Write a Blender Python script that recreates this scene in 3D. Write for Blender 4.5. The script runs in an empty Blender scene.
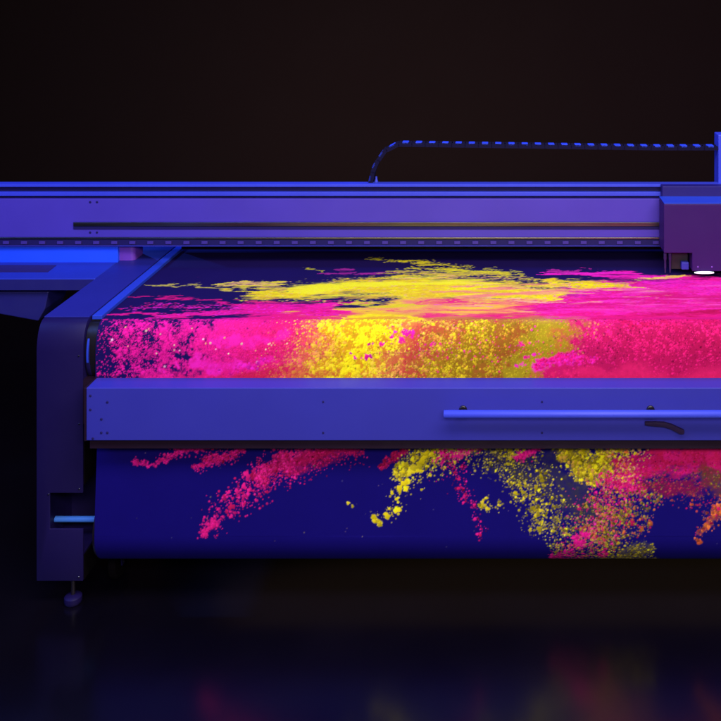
import bpy, bmesh, math
import numpy as np
from mathutils import Vector

C = bpy.context.scene.collection
rng = np.random.default_rng(11)

# ------------------------------------------------------------------ camera model
F = 944.0          # focal length in photo pixels (photo 721 px wide)
VX, VY = 500.0, -20.0
EYE = 1.906        # eye height over the floor
D0 = 2.86          # distance of the printer's front

def X(px, d): return (px - VX) * d / F
def Z(py, d): return EYE - (py - VY) * d / F
def P(px, py, d): return Vector((X(px, d), d, Z(py, d)))

XM = 0.36                       # middle of the printer
def mir(x): return 2 * XM - x

# ------------------------------------------------------------------ materials
def new_mat(name):
    m = bpy.data.materials.new(name); m.use_nodes = True
    nt = m.node_tree
    return m, nt, nt.nodes['Principled BSDF']

def paint(name, col, rough=0.4, metal=0.0, var=0.10, scale=6.0, bump=0.04, grain=900.0, spec=0.5, stretch=(1, 1, 1)):
    m, nt, b = new_mat(name)
    tc = nt.nodes.new('ShaderNodeTexCoord')
    mp = nt.nodes.new('ShaderNodeMapping'); mp.inputs['Scale'].default_value = stretch
    nt.links.new(tc.outputs['Object'], mp.inputs['Vector'])
    n1 = nt.nodes.new('ShaderNodeTexNoise'); n1.inputs['Scale'].default_value = scale; n1.inputs['Detail'].default_value = 6
    nt.links.new(mp.outputs['Vector'], n1.inputs['Vector'])
    mx = nt.nodes.new('ShaderNodeMix'); mx.data_type = 'RGBA'
    mx.inputs[6].default_value = (*[c * (1 - var) for c in col], 1)
    mx.inputs[7].default_value = (*[min(1, c * (1 + var)) for c in col], 1)
    nt.links.new(n1.outputs['Fac'], mx.inputs[0]); nt.links.new(mx.outputs[2], b.inputs['Base Color'])
    mr = nt.nodes.new('ShaderNodeMapRange')
    mr.inputs[3].default_value = max(0.03, rough - 0.08); mr.inputs[4].default_value = min(1, rough + 0.10)
    n3 = nt.nodes.new('ShaderNodeTexNoise'); n3.inputs['Scale'].default_value = scale * 3; n3.inputs['Detail'].default_value = 8
    nt.links.new(mp.outputs['Vector'], n3.inputs['Vector'])
    nt.links.new(n3.outputs['Fac'], mr.inputs[0]); nt.links.new(mr.outputs[0], b.inputs['Roughness'])
    n2 = nt.nodes.new('ShaderNodeTexNoise'); n2.inputs['Scale'].default_value = grain; n2.inputs['Detail'].default_value = 2
    nt.links.new(mp.outputs['Vector'], n2.inputs['Vector'])
    bp = nt.nodes.new('ShaderNodeBump'); bp.inputs['Strength'].default_value = bump; bp.inputs['Distance'].default_value = 0.002
    nt.links.new(n2.outputs['Fac'], bp.inputs['Height']); nt.links.new(bp.outputs['Normal'], b.inputs['Normal'])
    b.inputs['Metallic'].default_value = metal
    b.inputs['Specular IOR Level'].default_value = spec
    return m

M = {}
M['violet'] = paint('violet_blue_lacquer', (0.066, 0.040, 0.37), 0.5, spec=0.3)
M['beam'] = paint('blue_lacquer', (0.031, 0.031, 0.31), 0.5, scale=4, spec=0.3)
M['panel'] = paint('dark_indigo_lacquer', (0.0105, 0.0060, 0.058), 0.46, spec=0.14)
M['paneltop_lit'] = paint('lit_indigo_top', (0.016, 0.017, 0.20), 0.48, spec=0.3)
M['trim'] = paint('bright_blue_trim', (0.020, 0.052, 0.46), 0.45, spec=0.3)
M['rail'] = paint('blue_rail', (0.042, 0.060, 0.56), 0.45, spec=0.3)
M['tray'] = paint('blue_tray', (0.019, 0.034, 0.34), 0.45, spec=0.3)
M['tray_lit'] = paint('blue_lit_panel', (0.012, 0.085, 1.0), 0.5)  # strong blue light on the back panel put into its paint
M['traydark'] = paint('navy_underside', (0.012, 0.010, 0.13), 0.5)
M['dark'] = paint('dark_rubber', (0.010, 0.006, 0.013), 0.5)
M['slot'] = paint('dark_plum', (0.022, 0.008, 0.075), 0.5)
M['black'] = paint('black_metal', (0.006, 0.004, 0.006), 0.35, metal=0.0)
M['steel'] = paint('brushed_steel', (0.30, 0.30, 0.34), 0.22, metal=1.0, scale=30, stretch=(0.05, 1, 1))
M['guide'] = paint('dark_guide_rod', (0.24, 0.23, 0.20), 0.30, metal=1.0, scale=30, stretch=(0.05, 1, 1))
M['post'] = paint('violet_post', (0.16, 0.045, 0.42), 0.4)
M['belt'] = paint('navy_belt', (0.012, 0.008, 0.085), 0.6, spec=0.2)
M['tooth'] = paint('violet_tooth', (0.052, 0.030, 0.24), 0.55, spec=0.2)
M['carriage'] = paint('plum_cover', (0.035, 0.0075, 0.100), 0.5, spec=0.2)
M['carriageup'] = paint('plum_blue_cover', (0.018, 0.010, 0.125), 0.5, spec=0.25)
M['clip'] = paint('blue_clip', (0.035, 0.085, 0.85), 0.4)
M['shaft_lit'] = paint('blue_lit_shaft', (0.07, 0.26, 0.95), 0.3, scale=30, stretch=(0.05, 1, 1))  # blue light on the shaft put into its paint
M['link'] = paint('black_navy_nylon', (0.004, 0.003, 0.024), 0.6, spec=0.1)
M['rail_shade'] = paint('plum_shadow', (0.022, 0.010, 0.045), 0.5, spec=0.2)  # colour of the rail mount's painted shadow
M['nearblack'] = paint('matte_near_black', (0.003, 0.0018, 0.003), 0.9, spec=0.05)
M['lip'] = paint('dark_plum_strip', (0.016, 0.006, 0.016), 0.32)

# ------------------------------------------------------------------ mesh helpers
def obj(name, bm, mat, parent=None, bevel=0.0, smooth=False, segs=2):
    bmesh.ops.recalc_face_normals(bm, faces=bm.faces)
    if bevel:
        es = [e for e in bm.edges if len(e.link_faces) == 2 and e.calc_face_angle(0) > 0.6]
        bmesh.ops.bevel(bm, geom=es, offset=bevel, segments=segs, profile=0.5, affect='EDGES', clamp_overlap=True)
    me = bpy.data.meshes.new(name)
    bm.to_mesh(me); bm.free()
    if smooth:
        me.shade_smooth()
        me.set_sharp_from_angle(angle=math.radians(40))
    me.materials.append(mat)
    o = bpy.data.objects.new(name, me); C.objects.link(o)
    if parent: o.parent = parent
    return o

def add_box(bm, x0, x1, d0, d1, z0, z1):
    vs = [bm.verts.new((x, y, z)) for x in (x0, x1) for y in (d0, d1) for z in (z0, z1)]
    for f in ((0, 1, 3, 2), (4, 6, 7, 5), (0, 4, 5, 1), (2, 3, 7, 6), (0, 2, 6, 4), (1, 5, 7, 3)):
        bm.faces.new([vs[i] for i in f])

def box(x0, x1, d0, d1, z0, z1):
    bm = bmesh.new(); add_box(bm, x0, x1, d0, d1, z0, z1); return bm

def add_prism_x(bm, prof, x0, x1):
    """profile of (d, z) points extruded along x"""
    a = [bm.verts.new((x0, d, z)) for d, z in prof]
    b = [bm.verts.new((x1, d, z)) for d, z in prof]
    n = len(prof)
    bm.faces.new(a); bm.faces.new(b[::-1])
    for i in range(n):
        j = (i + 1) % n
        bm.faces.new((a[i], a[j], b[j], b[i]))

def add_prism_y(bm, prof, y0, y1):
    a = [bm.verts.new((x, y0, z)) for x, z in prof]
    b = [bm.verts.new((x, y1, z)) for x, z in prof]
    n = len(prof)
    bm.faces.new(a); bm.faces.new(b[::-1])
    for i in range(n):
        j = (i + 1) % n
        bm.faces.new((a[i], a[j], b[j], b[i]))

def add_lathe(bm, c, axis, prof, n=28):
    """prof: list of (along, radius) around axis through c"""
    axis = Vector(axis).normalized()
    u = axis.orthogonal().normalized(); v = axis.cross(u)
    rings = []
    for t, r in prof:
        rings.append([bm.verts.new(Vector(c) + axis * t + (u * math.cos(2 * math.pi * k / n) + v * math.sin(2 * math.pi * k / n)) * r) for k in range(n)])
    for a, b in zip(rings, rings[1:]):
        for k in range(n):
            bm.faces.new((a[k], a[(k + 1) % n], b[(k + 1) % n], b[k]))
    bm.faces.new(rings[0][::-1]); bm.faces.new(rings[-1])

def lathe(c, axis, prof, n=28):
    bm = bmesh.new(); add_lathe(bm, c, axis, prof, n); return bm

def empty(name, loc, label, cat):
    o = bpy.data.objects.new(name, None); C.objects.link(o)
    o.location = loc
    o['label'] = label; o['category'] = cat
    return o

def settle():
    """children keep their world place under parents that are moved Empties"""
    bpy.context.view_layer.update()

# ------------------------------------------------------------------ printer
printer = empty('wide_format_printer', (0, 0, 0), 'blue wide format fabric printer with gantry, front beam and dark side panels', 'printer')

HT = 1.0445                      # eye height above the table top
ZT = EYE - HT                    # table top
xo, xi = X(36.4, D0), X(83, D0)  # side panel outer / inner faces
NRY, NRZ = 0.045, 0.088          # elliptical nose

def nose(d_front, z_top, ry, rz, n=14):
    """from the front tangent point up to the top tangent point"""
    return [(d_front + ry - ry * math.cos(t), z_top - rz + rz * math.sin(t)) for t in np.linspace(0, math.pi / 2, n)]

ZB = Z(581, D0)
def side_profile():
    zt = ZT + 0.004
    p = [(D0, ZB)] + nose(D0, zt, NRY, NRZ)
    p += [(4.25, zt), (4.25, ZB), (3.95, ZB), (3.95, ZT - 0.26), (D0 + 0.34, ZT - 0.26), (D0 + 0.34, ZB)]
    return p

def side_panel(x0, x1, notch_x0, notch_x1):
    bm = bmesh.new(); add_prism_x(bm, side_profile(), x0, x1)
    bmesh.ops.recalc_face_normals(bm, faces=bm.faces)
    me = bpy.data.meshes.new('tmp'); bm.to_mesh(me); bm.free()
    a = bpy.data.objects.new('tmp', me); C.objects.link(a)
    cb = box(notch_x0, notch_x1, D0 - 0.1, D0 + 0.17, Z(529, D0), Z(493, D0))
    bmesh.ops.recalc_face_normals(cb, faces=cb.faces)
    mc = bpy.data.meshes.new('tmpc'); cb.to_mesh(mc); cb.free()
    c = bpy.data.objects.new('tmpc', mc); C.objects.link(c)
    cb = box(notch_x0 - 0.02 * (notch_x1 > notch_x0 and x0 < 0), notch_x1, D0 + 0.006, D0 + 0.19, Z(529, D0) - 0.075, Z(493, D0) + 0.02)
    bmesh.ops.recalc_face_normals(cb, faces=cb.faces)
    mc2 = bpy.data.meshes.new('tmpc2'); cb.to_mesh(mc2); cb.free()
    c2 = bpy.data.objects.new('tmpc2', mc2); C.objects.link(c2)
    for q in (c, c2):
        md = a.modifiers.new('b', 'BOOLEAN'); md.object = q; md.operation = 'DIFFERENCE'; md.solver = 'EXACT'
    dg = bpy.context.evaluated_depsgraph_get(); dg.update()
    res = bpy.data.meshes.new_from_object(a.evaluated_get(dg))
    bpy.data.objects.remove(a); bpy.data.objects.remove(c); bpy.data.objects.remove(c2)
    bm = bmesh.new(); bm.from_mesh(res); bpy.data.meshes.remove(res)
    o = obj('side_panel', bm, M['panel'], printer, bevel=0.0018, smooth=True)
    return o

pl = side_panel(xo, xi, X(49.8, D0), xi + 0.05)
pr = side_panel(mir(xi), mir(xo), mir(xi) - 0.05, mir(X(49.8, D0)))
# sheets on the panel tops, lighter blue painted in for light from above
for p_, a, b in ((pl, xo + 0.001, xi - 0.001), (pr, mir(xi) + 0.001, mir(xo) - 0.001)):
    obj('top_face', box(a, b, D0 + NRY + 0.002, 4.248, ZT + 0.0045, ZT + 0.0085), M['paneltop_lit'], p_, bevel=0.0008)
# little screws along the inner edge of the left panel front
for (px, py) in ((78.6, 356), (78.9, 424), (79, 489), (78.6, 577), (48.4, 494.5)):
    obj('screw', lathe(P(px, py, D0 - 0.0015), (0, 1, 0), [(-0.0015, 0.0018), (0, 0.0028), (0.004, 0.0028)], 12), M['steel'], pl)

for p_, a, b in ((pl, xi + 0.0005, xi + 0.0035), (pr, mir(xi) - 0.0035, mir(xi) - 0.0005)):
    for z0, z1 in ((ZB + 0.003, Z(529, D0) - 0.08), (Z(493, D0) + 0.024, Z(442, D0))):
        obj('inner_shade_plate', box(a, b, D0 + 0.004, D0 + 0.33, z0, z1), M['nearblack'], p_)  # added plates, the inner faces' shade put into their near-black colour

# levelling feet
def foot(cx, cy):
    zf = ZB
    o = obj('levelling_foot', lathe((cx, cy, 0), (0, 0, 1),
            [(0.0, 0.022), (0.003, 0.025), (0.012, 0.0262), (0.020, 0.0255), (0.025, 0.020), (0.027, 0.007)], 28), M['panel'], printer, smooth=True)
    obj('threaded_stem', lathe((cx, cy, 0), (0, 0, 1), [(0.025, 0.0062), (zf + 0.01, 0.0055)], 16), M['dark'], o, smooth=True)
    obj('lock_nut', lathe((cx, cy, 0), (0, 0, 1), [(zf - 0.014, 0.011), (zf - 0.004, 0.011)], 6), M['dark'], o)
for cx in (X(73.2, D0 + 0.03), mir(X(73.2, D0 + 0.03))):
    foot(cx, D0 + 0.03); foot(cx, 4.12)

# caster wheels behind the left panel, in the dark
def caster(cx, cy):
    w = obj('caster_wheel', lathe((cx - 0.014, cy, 0.055), (1, 0, 0),
            [(0, 0.030), (0.001, 0.050), (0.006, 0.055), (0.022, 0.055), (0.027, 0.050), (0.028, 0.030)], 36), M['nearblack'], printer, smooth=True)
    bm = bmesh.new()
    for s in (-0.022, 0.018):
        add_prism_x(bm, [(cy - 0.02, 0.045), (cy + 0.02, 0.045), (cy + 0.045, 0.125), (cy - 0.035, 0.125)], cx + s, cx + s + 0.004)
    add_box(bm, cx - 0.03, cx + 0.03, cy - 0.045, cy + 0.055, 0.1255, 0.133)
    obj('fork', bm, M['panel'], w)
    obj('hub', lathe((cx - 0.024, cy, 0.055), (1, 0, 0), [(0, 0.011), (0.048, 0.011)], 16), M['steel'], w)
    obj('swivel_plate', box(cx - 0.035, cx + 0.035, cy - 0.05, cy + 0.06, 0.1335, 0.14), M['panel'], w)
for cx in (-1.222, mir(-1.222)):
    caster(cx, 3.02); caster(cx, 4.05)

# table body under the fabric
x_l, x_r = X(95, D0) , mir(X(95, D0))
tb = obj('table_bed', box(xi + 0.002, mir(xi) - 0.002, D0 + 0.055, 4.2, ZT - 0.10, ZT - 0.003), M['dark'], printer, bevel=0.002)
obj('chassis', box(xi + 0.002, mir(xi) - 0.002, D0 + 0.34, 4.15, ZT - 0.40, ZT - 0.102), M['black'], printer)
# nose roller that carries the fabric round the front edge
def ell(cd, cz, ry, rz, n=36):
    return [(cd + ry * math.cos(t), cz + rz * math.sin(t)) for t in np.linspace(0, 2 * math.pi, n, endpoint=False)]
bm = bmesh.new(); add_prism_x(bm, ell(D0 + 0.05, ZT - 0.092, 0.045, 0.086), xi + 0.004, mir(xi) - 0.004)
nr = obj('nose_roller', bm, M['black'], printer, smooth=True)
for xa, xb in ((xi + 0.006, X(89, D0)), (mir(X(89, D0)), mir(xi) - 0.006)):
    bm = bmesh.new(); add_prism_x(bm, ell(D0 + 0.053, ZT - 0.095, 0.050, 0.083), xa, xb)
    obj('end_ring', bm, M['shaft_lit'] if False else M['panel'], nr, bevel=0.002, smooth=True)
    bm = bmesh.new()
    # short bright strip along the nose: painted glint of the roller end
    pts = [(D0 + 0.053 - 0.0525 * math.cos(t), ZT - 0.095 + 0.085 * math.sin(t)) for t in np.linspace(-0.25, 0.62, 14)]
    pts2 = [(D0 + 0.053 - 0.0500 * math.cos(t), ZT - 0.095 + 0.082 * math.sin(t)) for t in np.linspace(0.62, -0.25, 14)]
    xm = (xa + xb) / 2
    add_prism_x(bm, pts + pts2, xm - 0.0022, xm + 0.0035)
    obj('glint_strip', bm, M['trim'], nr, smooth=True)
# bright edge trims on the table
for xa, xb in ((xi + 0.006, X(95.3, D0) - 0.0005), (mir(X(95.3, D0)) + 0.0005, mir(xi) - 0.006)):
    obj('edge_trim', box(xa, xb, D0 + 0.05, 4.2, ZT - 0.002, ZT + 0.010), M['trim'], printer, bevel=0.0015)

# ---- front beam
DB = 2.78
bz1, bz0 = Z(388, DB), Z(440.6, DB)
bxl, bxr = X(86.3, DB), mir(X(86.3, DB))
beam = obj('front_beam', box(bxl, bxr, DB, 2.852, bz0, bz1), M['beam'], printer, bevel=0.0022, segs=3)
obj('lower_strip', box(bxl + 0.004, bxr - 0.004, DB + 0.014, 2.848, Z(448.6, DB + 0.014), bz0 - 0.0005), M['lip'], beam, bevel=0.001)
obj('end_plate', box(bxl - 0.0085, bxl - 0.0005, DB + 0.004, 2.90, bz0 - 0.003, bz1 - 0.002), M['lip'], beam, bevel=0.001)
obj('end_plate', box(bxr + 0.0005, bxr + 0.0085, DB + 0.004, 2.90, bz0 - 0.003, bz1 - 0.002), M['lip'], beam, bevel=0.001)
obj('beam_bracket', box(xi - 0.001, bxl - 0.009, 2.862, 2.90, bz0 + 0.01, bz1 - 0.01), M['lip'], beam)
obj('beam_bracket', box(bxr + 0.009, mir(xi) + 0.001, 2.862, 2.90, bz0 + 0.01, bz1 - 0.01), M['lip'], beam)
for k, (px, py) in enumerate(((90, 396), (107, 402.5), (90, 410), (101, 419.5), (101, 433), (107, 433), (92.5, 438.8),
                 (323, 402), (323, 433), (542, 402), (542, 433))):
    r = 0.0036 if k < 7 else 0.0030
    bm = lathe(P(px, py, DB - 0.0022), (0, 1, 0), [(0, r * 0.45), (0.0004, r * 0.85), (0.0012, r), (0.006, r)], 14)
    obj('screw', bm, M['belt'], beam)
# grab rail across the beam
DH = 2.735
hz = (Z(412, DH) + Z(420, DH)) / 2; hr = (Z(412, DH) - Z(420, DH)) / 2
hx0 = X(443.5, DH)
hb = obj('grab_rail', lathe((hx0, DH + hr, hz), (1, 0, 0), [(0, hr * 0.9), (0.0015, hr), (1.0985, hr), (1.1, hr * 0.9)], 28), M['rail'], beam, smooth=True)
for px in (463, 650.5, 838):
    bm = bmesh.new()
    c = P(px, 409.5, DB - 0.001)
    add_lathe(bm, (c.x, DB + 0.001, c.z), (0, -1, 0), [(0, 0.0118), (0.006, 0.0118), (0.008, 0.010), (0.0085, 0.006)], 24)
    add_box(bm, c.x - 0.005, c.x + 0.005, DH + 2 * hr - 0.004, DB - 0.001, hz - 0.004, c.z - 0.002)
    obj('mounting_stud', bm, M['black'], hb, smooth=True)
# cast shadow of the rail mount, built as a dark bent strip
def strip_path(pts, w, y0, y1):
    bm = bmesh.new(); up, dn = [], []
    for i, (x, z) in enumerate(pts):
        a = pts[max(0, i - 1)]; b = pts[min(len(pts) - 1, i + 1)]
        t = Vector((b[0] - a[0], 0, b[1] - a[1])).normalized(); n = Vector((-t.z, 0, t.x))
        up.append((x + n.x * w[i], z + n.z * w[i])); dn.append((x - n.x * w[i], z - n.z * w[i]))
    add_prism_y(bm, up + dn[::-1], y0, y1); return bm
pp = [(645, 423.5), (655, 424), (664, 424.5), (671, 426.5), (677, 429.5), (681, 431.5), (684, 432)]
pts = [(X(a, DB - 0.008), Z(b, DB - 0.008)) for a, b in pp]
obj('rail_shadow', strip_path(pts, [0.004, 0.006, 0.0065, 0.0065, 0.007, 0.0075, 0.005], DB - 0.012, DB - 0.0005), M['rail_shade'], beam, bevel=0.0012, smooth=True)

# ---- take-up roll shaft (fabric hangs on it, see below)
RD, RH, RR = 2.935, 1.676, 0.105
RZ = EYE - RH
core = obj('take_up_core', lathe((x_l + 0.003, RD, RZ), (1, 0, 0), [(0, 0.04), (0, RR - 0.004), (x_r - x_l - 0.006, RR - 0.004), (x_r - x_l - 0.006, 0.04)], 64), M['black'], printer, smooth=True)
for s in (0, 1):
    xa, xb = (X(55, RD), x_l + 0.003) if s == 0 else (mir(x_l + 0.003), mir(X(55, RD)))
    obj('shaft', lathe((xa, RD, RZ), (1, 0, 0), [(0, 0.007), (0.001, 0.0088), (xb - xa, 0.0088)], 24), M['shaft_lit'], core, smooth=True)

# ---- gantry
DG = 3.45
gx0, gx1 = X(-420, DG), mir(X(-60, DG)) + 0.5
def gbox(y0, y1, da, db, x0=gx0, x1=gx1):
    return box(x0, x1, da, db, Z(y1, da), Z(y0, da))
gantry = obj('gantry_beam', gbox(199, 237.3, DG, DG + 0.17), M['violet'], printer, bevel=0.0015)
zt_ = Z(199, DG)
obj('top_face', box(gx0, gx1, DG + 0.006, DG + 0.052, Z(187, DG + 0.006), Z(184.4, DG + 0.006)), M['rail'], gantry, bevel=0.0012)
obj('upper_recess', box(gx0, gx1, DG + 0.028, DG + 0.05, zt_ + 0.0005, Z(187, DG + 0.006) - 0.0005), M['belt'], gantry)
obj('guide_rail', box(gx0, gx1, DG + 0.004, DG + 0.027, Z(196, DG + 0.004), Z(192.3, DG + 0.004)), M['rail'], gantry, bevel=0.0012)
# encoder slot with a polished rod lying in it
sx0, sx1 = X(73, DG - 0.006), gx1 - 0.2
sl = obj('encoder_channel', box(sx0, sx1, DG - 0.004, DG - 0.0005, Z(229.3, DG - 0.004), Z(222.0, DG - 0.004)), M['belt'], gantry, bevel=0.0008)
obj('guide_strip', box(sx0 + 0.002, sx1 - 0.003, DG - 0.0085, DG - 0.0045, Z(226.2, DG - 0.008), Z(222.6, DG - 0.008)), M['guide'], sl, bevel=0.0006)
# chamfered lower lip: its polished underside faces the print
zc = Z(237.3, DG)
bm = bmesh.new()
add_box(bm, gx0, gx1, DG - 0.002, DG + 0.16, zc - 0.0055, zc - 0.0008)
obj('lower_lip', bm, M['guide'], gantry, bevel=0.0008)
obj('rear_shade_board', box(xi + 0.04, mir(xi) - 0.04, DG + 0.175, DG + 0.183, ZT + 0.010, zt_), M['lip'], gantry)  # dark board added to hide the blue light behind the gantry
bz = (Z(239.3, DG + 0.004), Z(246.3, DG + 0.004))
belt = obj('drive_belt', box(gx0, gx1, DG + 0.004, DG + 0.05, bz[1], min(bz[0], zc - 0.0057)), M['belt'], printer, bevel=0.001)
tm = None
k = 0
px = -12.0 - 18.05 * 4
while px < 900:
    if tm is None:
        bm = box(-0.011, 0.011, -0.003, 0.003, -0.0055, 0.0055)
        tm = obj('belt_tooth', bm, M['tooth'], belt, bevel=0.0012); o = tm
    else:
        o = tm.copy(); C.objects.link(o); o.parent = belt
    o.location = P(px, 242.6, DG + 0.0025)
    px += 18.05; k += 1
obj('belt_edge', box(gx0, gx1, DG + 0.0005, DG + 0.003, bz[1] + 0.0004, bz[1] + 0.0038), M['beam'], belt)
for px in (90, 96.8):
    for py in (202.2, 232.6):
        obj('screw', lathe(P(px, py, DG - 0.0015), (0, 1, 0), [(0, 0.0025), (0.0004, 0.0042), (0.004, 0.0042)], 14), M['belt'], gantry)
# feet of the gantry standing on the side panels
for sgn in (0, 1):
    a, b = X(116.3, 3.484), X(134.5, 3.484)
    if sgn: a, b = mir(b), mir(a)
    bm = box(a, b, 3.484, 3.58, ZT + 0.009, Z(245.5, 3.484))
    es = [e for e in bm.edges if abs(e.verts[0].co.z - e.verts[1].co.z) > 0.02]
    bmesh.ops.bevel(bm, geom=es, offset=0.016, segments=6, profile=0.5, affect='EDGES')
    obj('gantry_post', bm, M['post'], printer, smooth=True)

# ---- carriage
DC, DCU = 3.30, 3.41
cx0, cx1 = X(664.0, DC), X(860, DC)
zcl = Z(253, DC)
def cz(py): return Z(py, DC)
bm = bmesh.new()
xs = X(692.3, DC)
add_prism_y(bm, [(cx0, cz(204.3)), (cx0, zcl), (xs, zcl), (xs, cz(271.3)), (cx1, cz(271.3)), (cx1, cz(204.3))], DC, DC + 0.10)
car = obj('carriage', bm, M['carriage'], printer, bevel=0.0022)
obj('upper_housing', box(X(662.3, DCU), X(850, DCU), DCU - 0.002, DG - 0.002, cz(204.3) - 0.02, Z(186.2, DCU)), M['carriageup'], car, bevel=0.002)
obj('ledge', box(cx0 + 0.001, cx1 - 0.001, DC + 0.002, DCU - 0.003, cz(204.3) + 0.0005, cz(204.3) + 0.004), M['trim'], car, bevel=0.001)
obj('print_head', box(cx0 + 0.035, xs - 0.004, DC + 0.055, DC + 0.12, cz(274), zcl - 0.001), M['dark'], car, bevel=0.002)
obj('sensor', box(X(681, DC + .04), X(688.5, DC + .04), DC + 0.03, DC + 0.054, cz(272.5), cz(265)), M['beam'], car, bevel=0.003)
for px in (665.2, 670.0):
    bm = bmesh.new()
    c = P(px, 262, DC + 0.03)
    add_lathe(bm, (c.x, c.y, cz(275.5)), (0, 0, 1), [(0, 0.002), (0.02, 0.0040), (0.045, 0.0040), (0.05, 0.0060), (0.066, 0.0060), (cz(253.2) - cz(275.5), 0.004)], 18)
    obj('ink_tube', bm, M['slot'], car, smooth=True)
m, nt, b = new_mat('white_lamp_glass')
b.inputs['Base Color'].default_value = (0.85, 0.9, 0.95, 1)
b.inputs['Emission Color'].default_value = (0.85, 0.93, 1.0, 1); b.inputs['Emission Strength'].default_value = 0.7
b.inputs['Roughness'].default_value = 0.3
lm = bmesh.new()
c0, c1 = P(694.5, 272.8, DC - 0.01), P(714, 272.8, DC - 0.01)
add_lathe(lm, (c0.x, DC - 0.008, c0.z), (1, 0, 0), [(0, 0.002), (0.010, 0.0035), (0.026, 0.0046), (c1.x - c0.x - 0.018, 0.0046), (c1.x - c0.x, 0.0025)], 20)
obj('lamp', lm, m, car, smooth=True)
for px in (698, 712):
    obj('screw', lathe(P(px, 267, DC - 0.001), (0, 1, 0), [(0, 0.0015), (0.0006, 0.0030), (0.004, 0.0030)], 12), M['post'], car)
# bracket that holds the cable chain
DK = 3.50
obj('chain_bracket', box(X(717.2, DK), X(733, DK), DK - 0.02, DK + 0.05, Z(187, DK), Z(134, DK)), M['rail'], car, bevel=0.003)

# ---- cable chain
chain = obj('cable_chain', lathe(P(376.3, 184.5, DK + 0.002), (0, 0, 1), [(-0.004, 0.007), (0.012, 0.007), (0.02, 0.004), (0.03, 0.0035)], 16), M['rail'], printer, smooth=True)
path = [(371.5, 184.5), (371.8, 178), (373.5, 170), (377, 162), (382.5, 154), (389, 148.2), (396, 144.6), (404, 143.4)]
for t in np.linspace(0.03, 1, 40):
    path.append((404 + (716.5 - 404) * t, 143.4 + 3.6 * min(1, t * 1.25)))
wp = [P(a, b, DK) for a, b in path]
acc = [0.0]
for a, b in zip(wp, wp[1:]): acc.append(acc[-1] + (b - a).length)
def at(s):
    i = int(np.searchsorted(acc, s)); i = min(max(i, 1), len(acc) - 1)
    t = (s - acc[i - 1]) / (acc[i] - acc[i - 1])
    return wp[i - 1].lerp(wp[i], t), (wp[i] - wp[i - 1]).normalized()
pitch = 12.9 * DK / F
n_links = int(acc[-1] / pitch)
lk0 = cl0 = None
for i in range(n_links):
    c, t = at((i + 0.5) * acc[-1] / n_links)
    ang = math.atan2(t.z, t.x)
    if lk0 is None:
        bm = bmesh.new()
        for y in (-0.020, 0.016):
            add_prism_y(bm, [(-0.026, -0.007), (-0.022, -0.009), (0.022, -0.009), (0.026, -0.007), (0.026, 0.0045), (0.022, 0.007), (-0.022, 0.007), (-0.026, 0.0045)], y, y + 0.004)
        add_box(bm, -0.018, 0.018, -0.0155, 0.0155, -0.0085, -0.006)
        o = lk0 = obj('chain_link', bm, M['link'], chain)
        q = cl0 = obj('link_crossbar', box(-0.0115, 0.0115, -0.020, 0.018, 0.0008, 0.0077), M['clip'], chain, bevel=0.0015)
    else:
        o = lk0.copy(); C.objects.link(o); o.parent = chain
        q = cl0.copy(); C.objects.link(q); q.parent = chain
    for e in (o, q):
        e.location = c; e.rotation_euler = (0, -ang, 0)

# ---- side tray on the left
d_a, d_b = 3.276, 3.468
tz = ZT + 0.0085
tray = obj('side_tray', box(X(-240, d_a), xo - 0.001, d_a, d_b, tz - 0.040, tz), M['tray'], printer, bevel=0.003)
bm = bmesh.new()
add_box(bm, X(-240, d_a), xo - 0.001, d_a - 0.003, d_a - 0.0005, tz - 0.0395, tz - 0.003)
obj('apron', bm, M['traydark'], tray)
obj('back_panel', box(X(-240, d_b), xo + 0.0, d_b + 0.001, d_b + 0.02, tz - 0.04, Z(243.0, d_b)), M['tray_lit'], tray, bevel=0.002)
# dark plate on the tray, a recess's shade put into its colour
sa, sb = (HT - 0.0085) * F / (265.4 - VY), (HT - 0.0085) * F / (272.2 - VY)
v = [(X(-200, sb), sb), (X(47.8, sb), sb), (X(56.4, sa), sa), (X(-200, sa), sa)]
bm = bmesh.new()
lo = [bm.verts.new((x, y, tz + 0.0004)) for x, y in v]; hi = [bm.verts.new((x, y, tz + 0.0016)) for x, y in v]
bm.faces.new(lo[::-1]); bm.faces.new(hi)
for i in range(4): bm.faces.new((lo[i], lo[(i + 1) % 4], hi[(i + 1) % 4], hi[i]))
obj('slot_shade', bm, M['slot'], tray)
dl = d_a + 0.02
bm = bmesh.new()
add_prism_y(bm, [(X(-240, dl), Z(292, dl)), (X(48.5, dl), Z(292, dl)), (X(45, dl), Z(309, dl)), (X(38.2, dl), Z(321, dl)), (X(0, dl), Z(314, dl)), (X(-240, dl), Z(305, dl))], dl, dl + 0.16)
obj('cable_box', bm, M['traydark'], tray, bevel=0.003)

# ------------------------------------------------------------------ printed fabric
STEP = 0.0022
# profile polyline (d, h below eye) with even arc length
prof = [(4.2, HT)]
prof.append((D0 + NRY + 0.002, HT))
for t in np.linspace(math.pi / 2, 0, 24)[1:]:
    prof.append((D0 + 0.002 + NRY - NRY * math.cos(t), HT + NRZ - NRZ * math.sin(t)))
d_hang, h_hang = D0 + 0.002, 1.235
prof.append((d_hang, h_hang))
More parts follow.
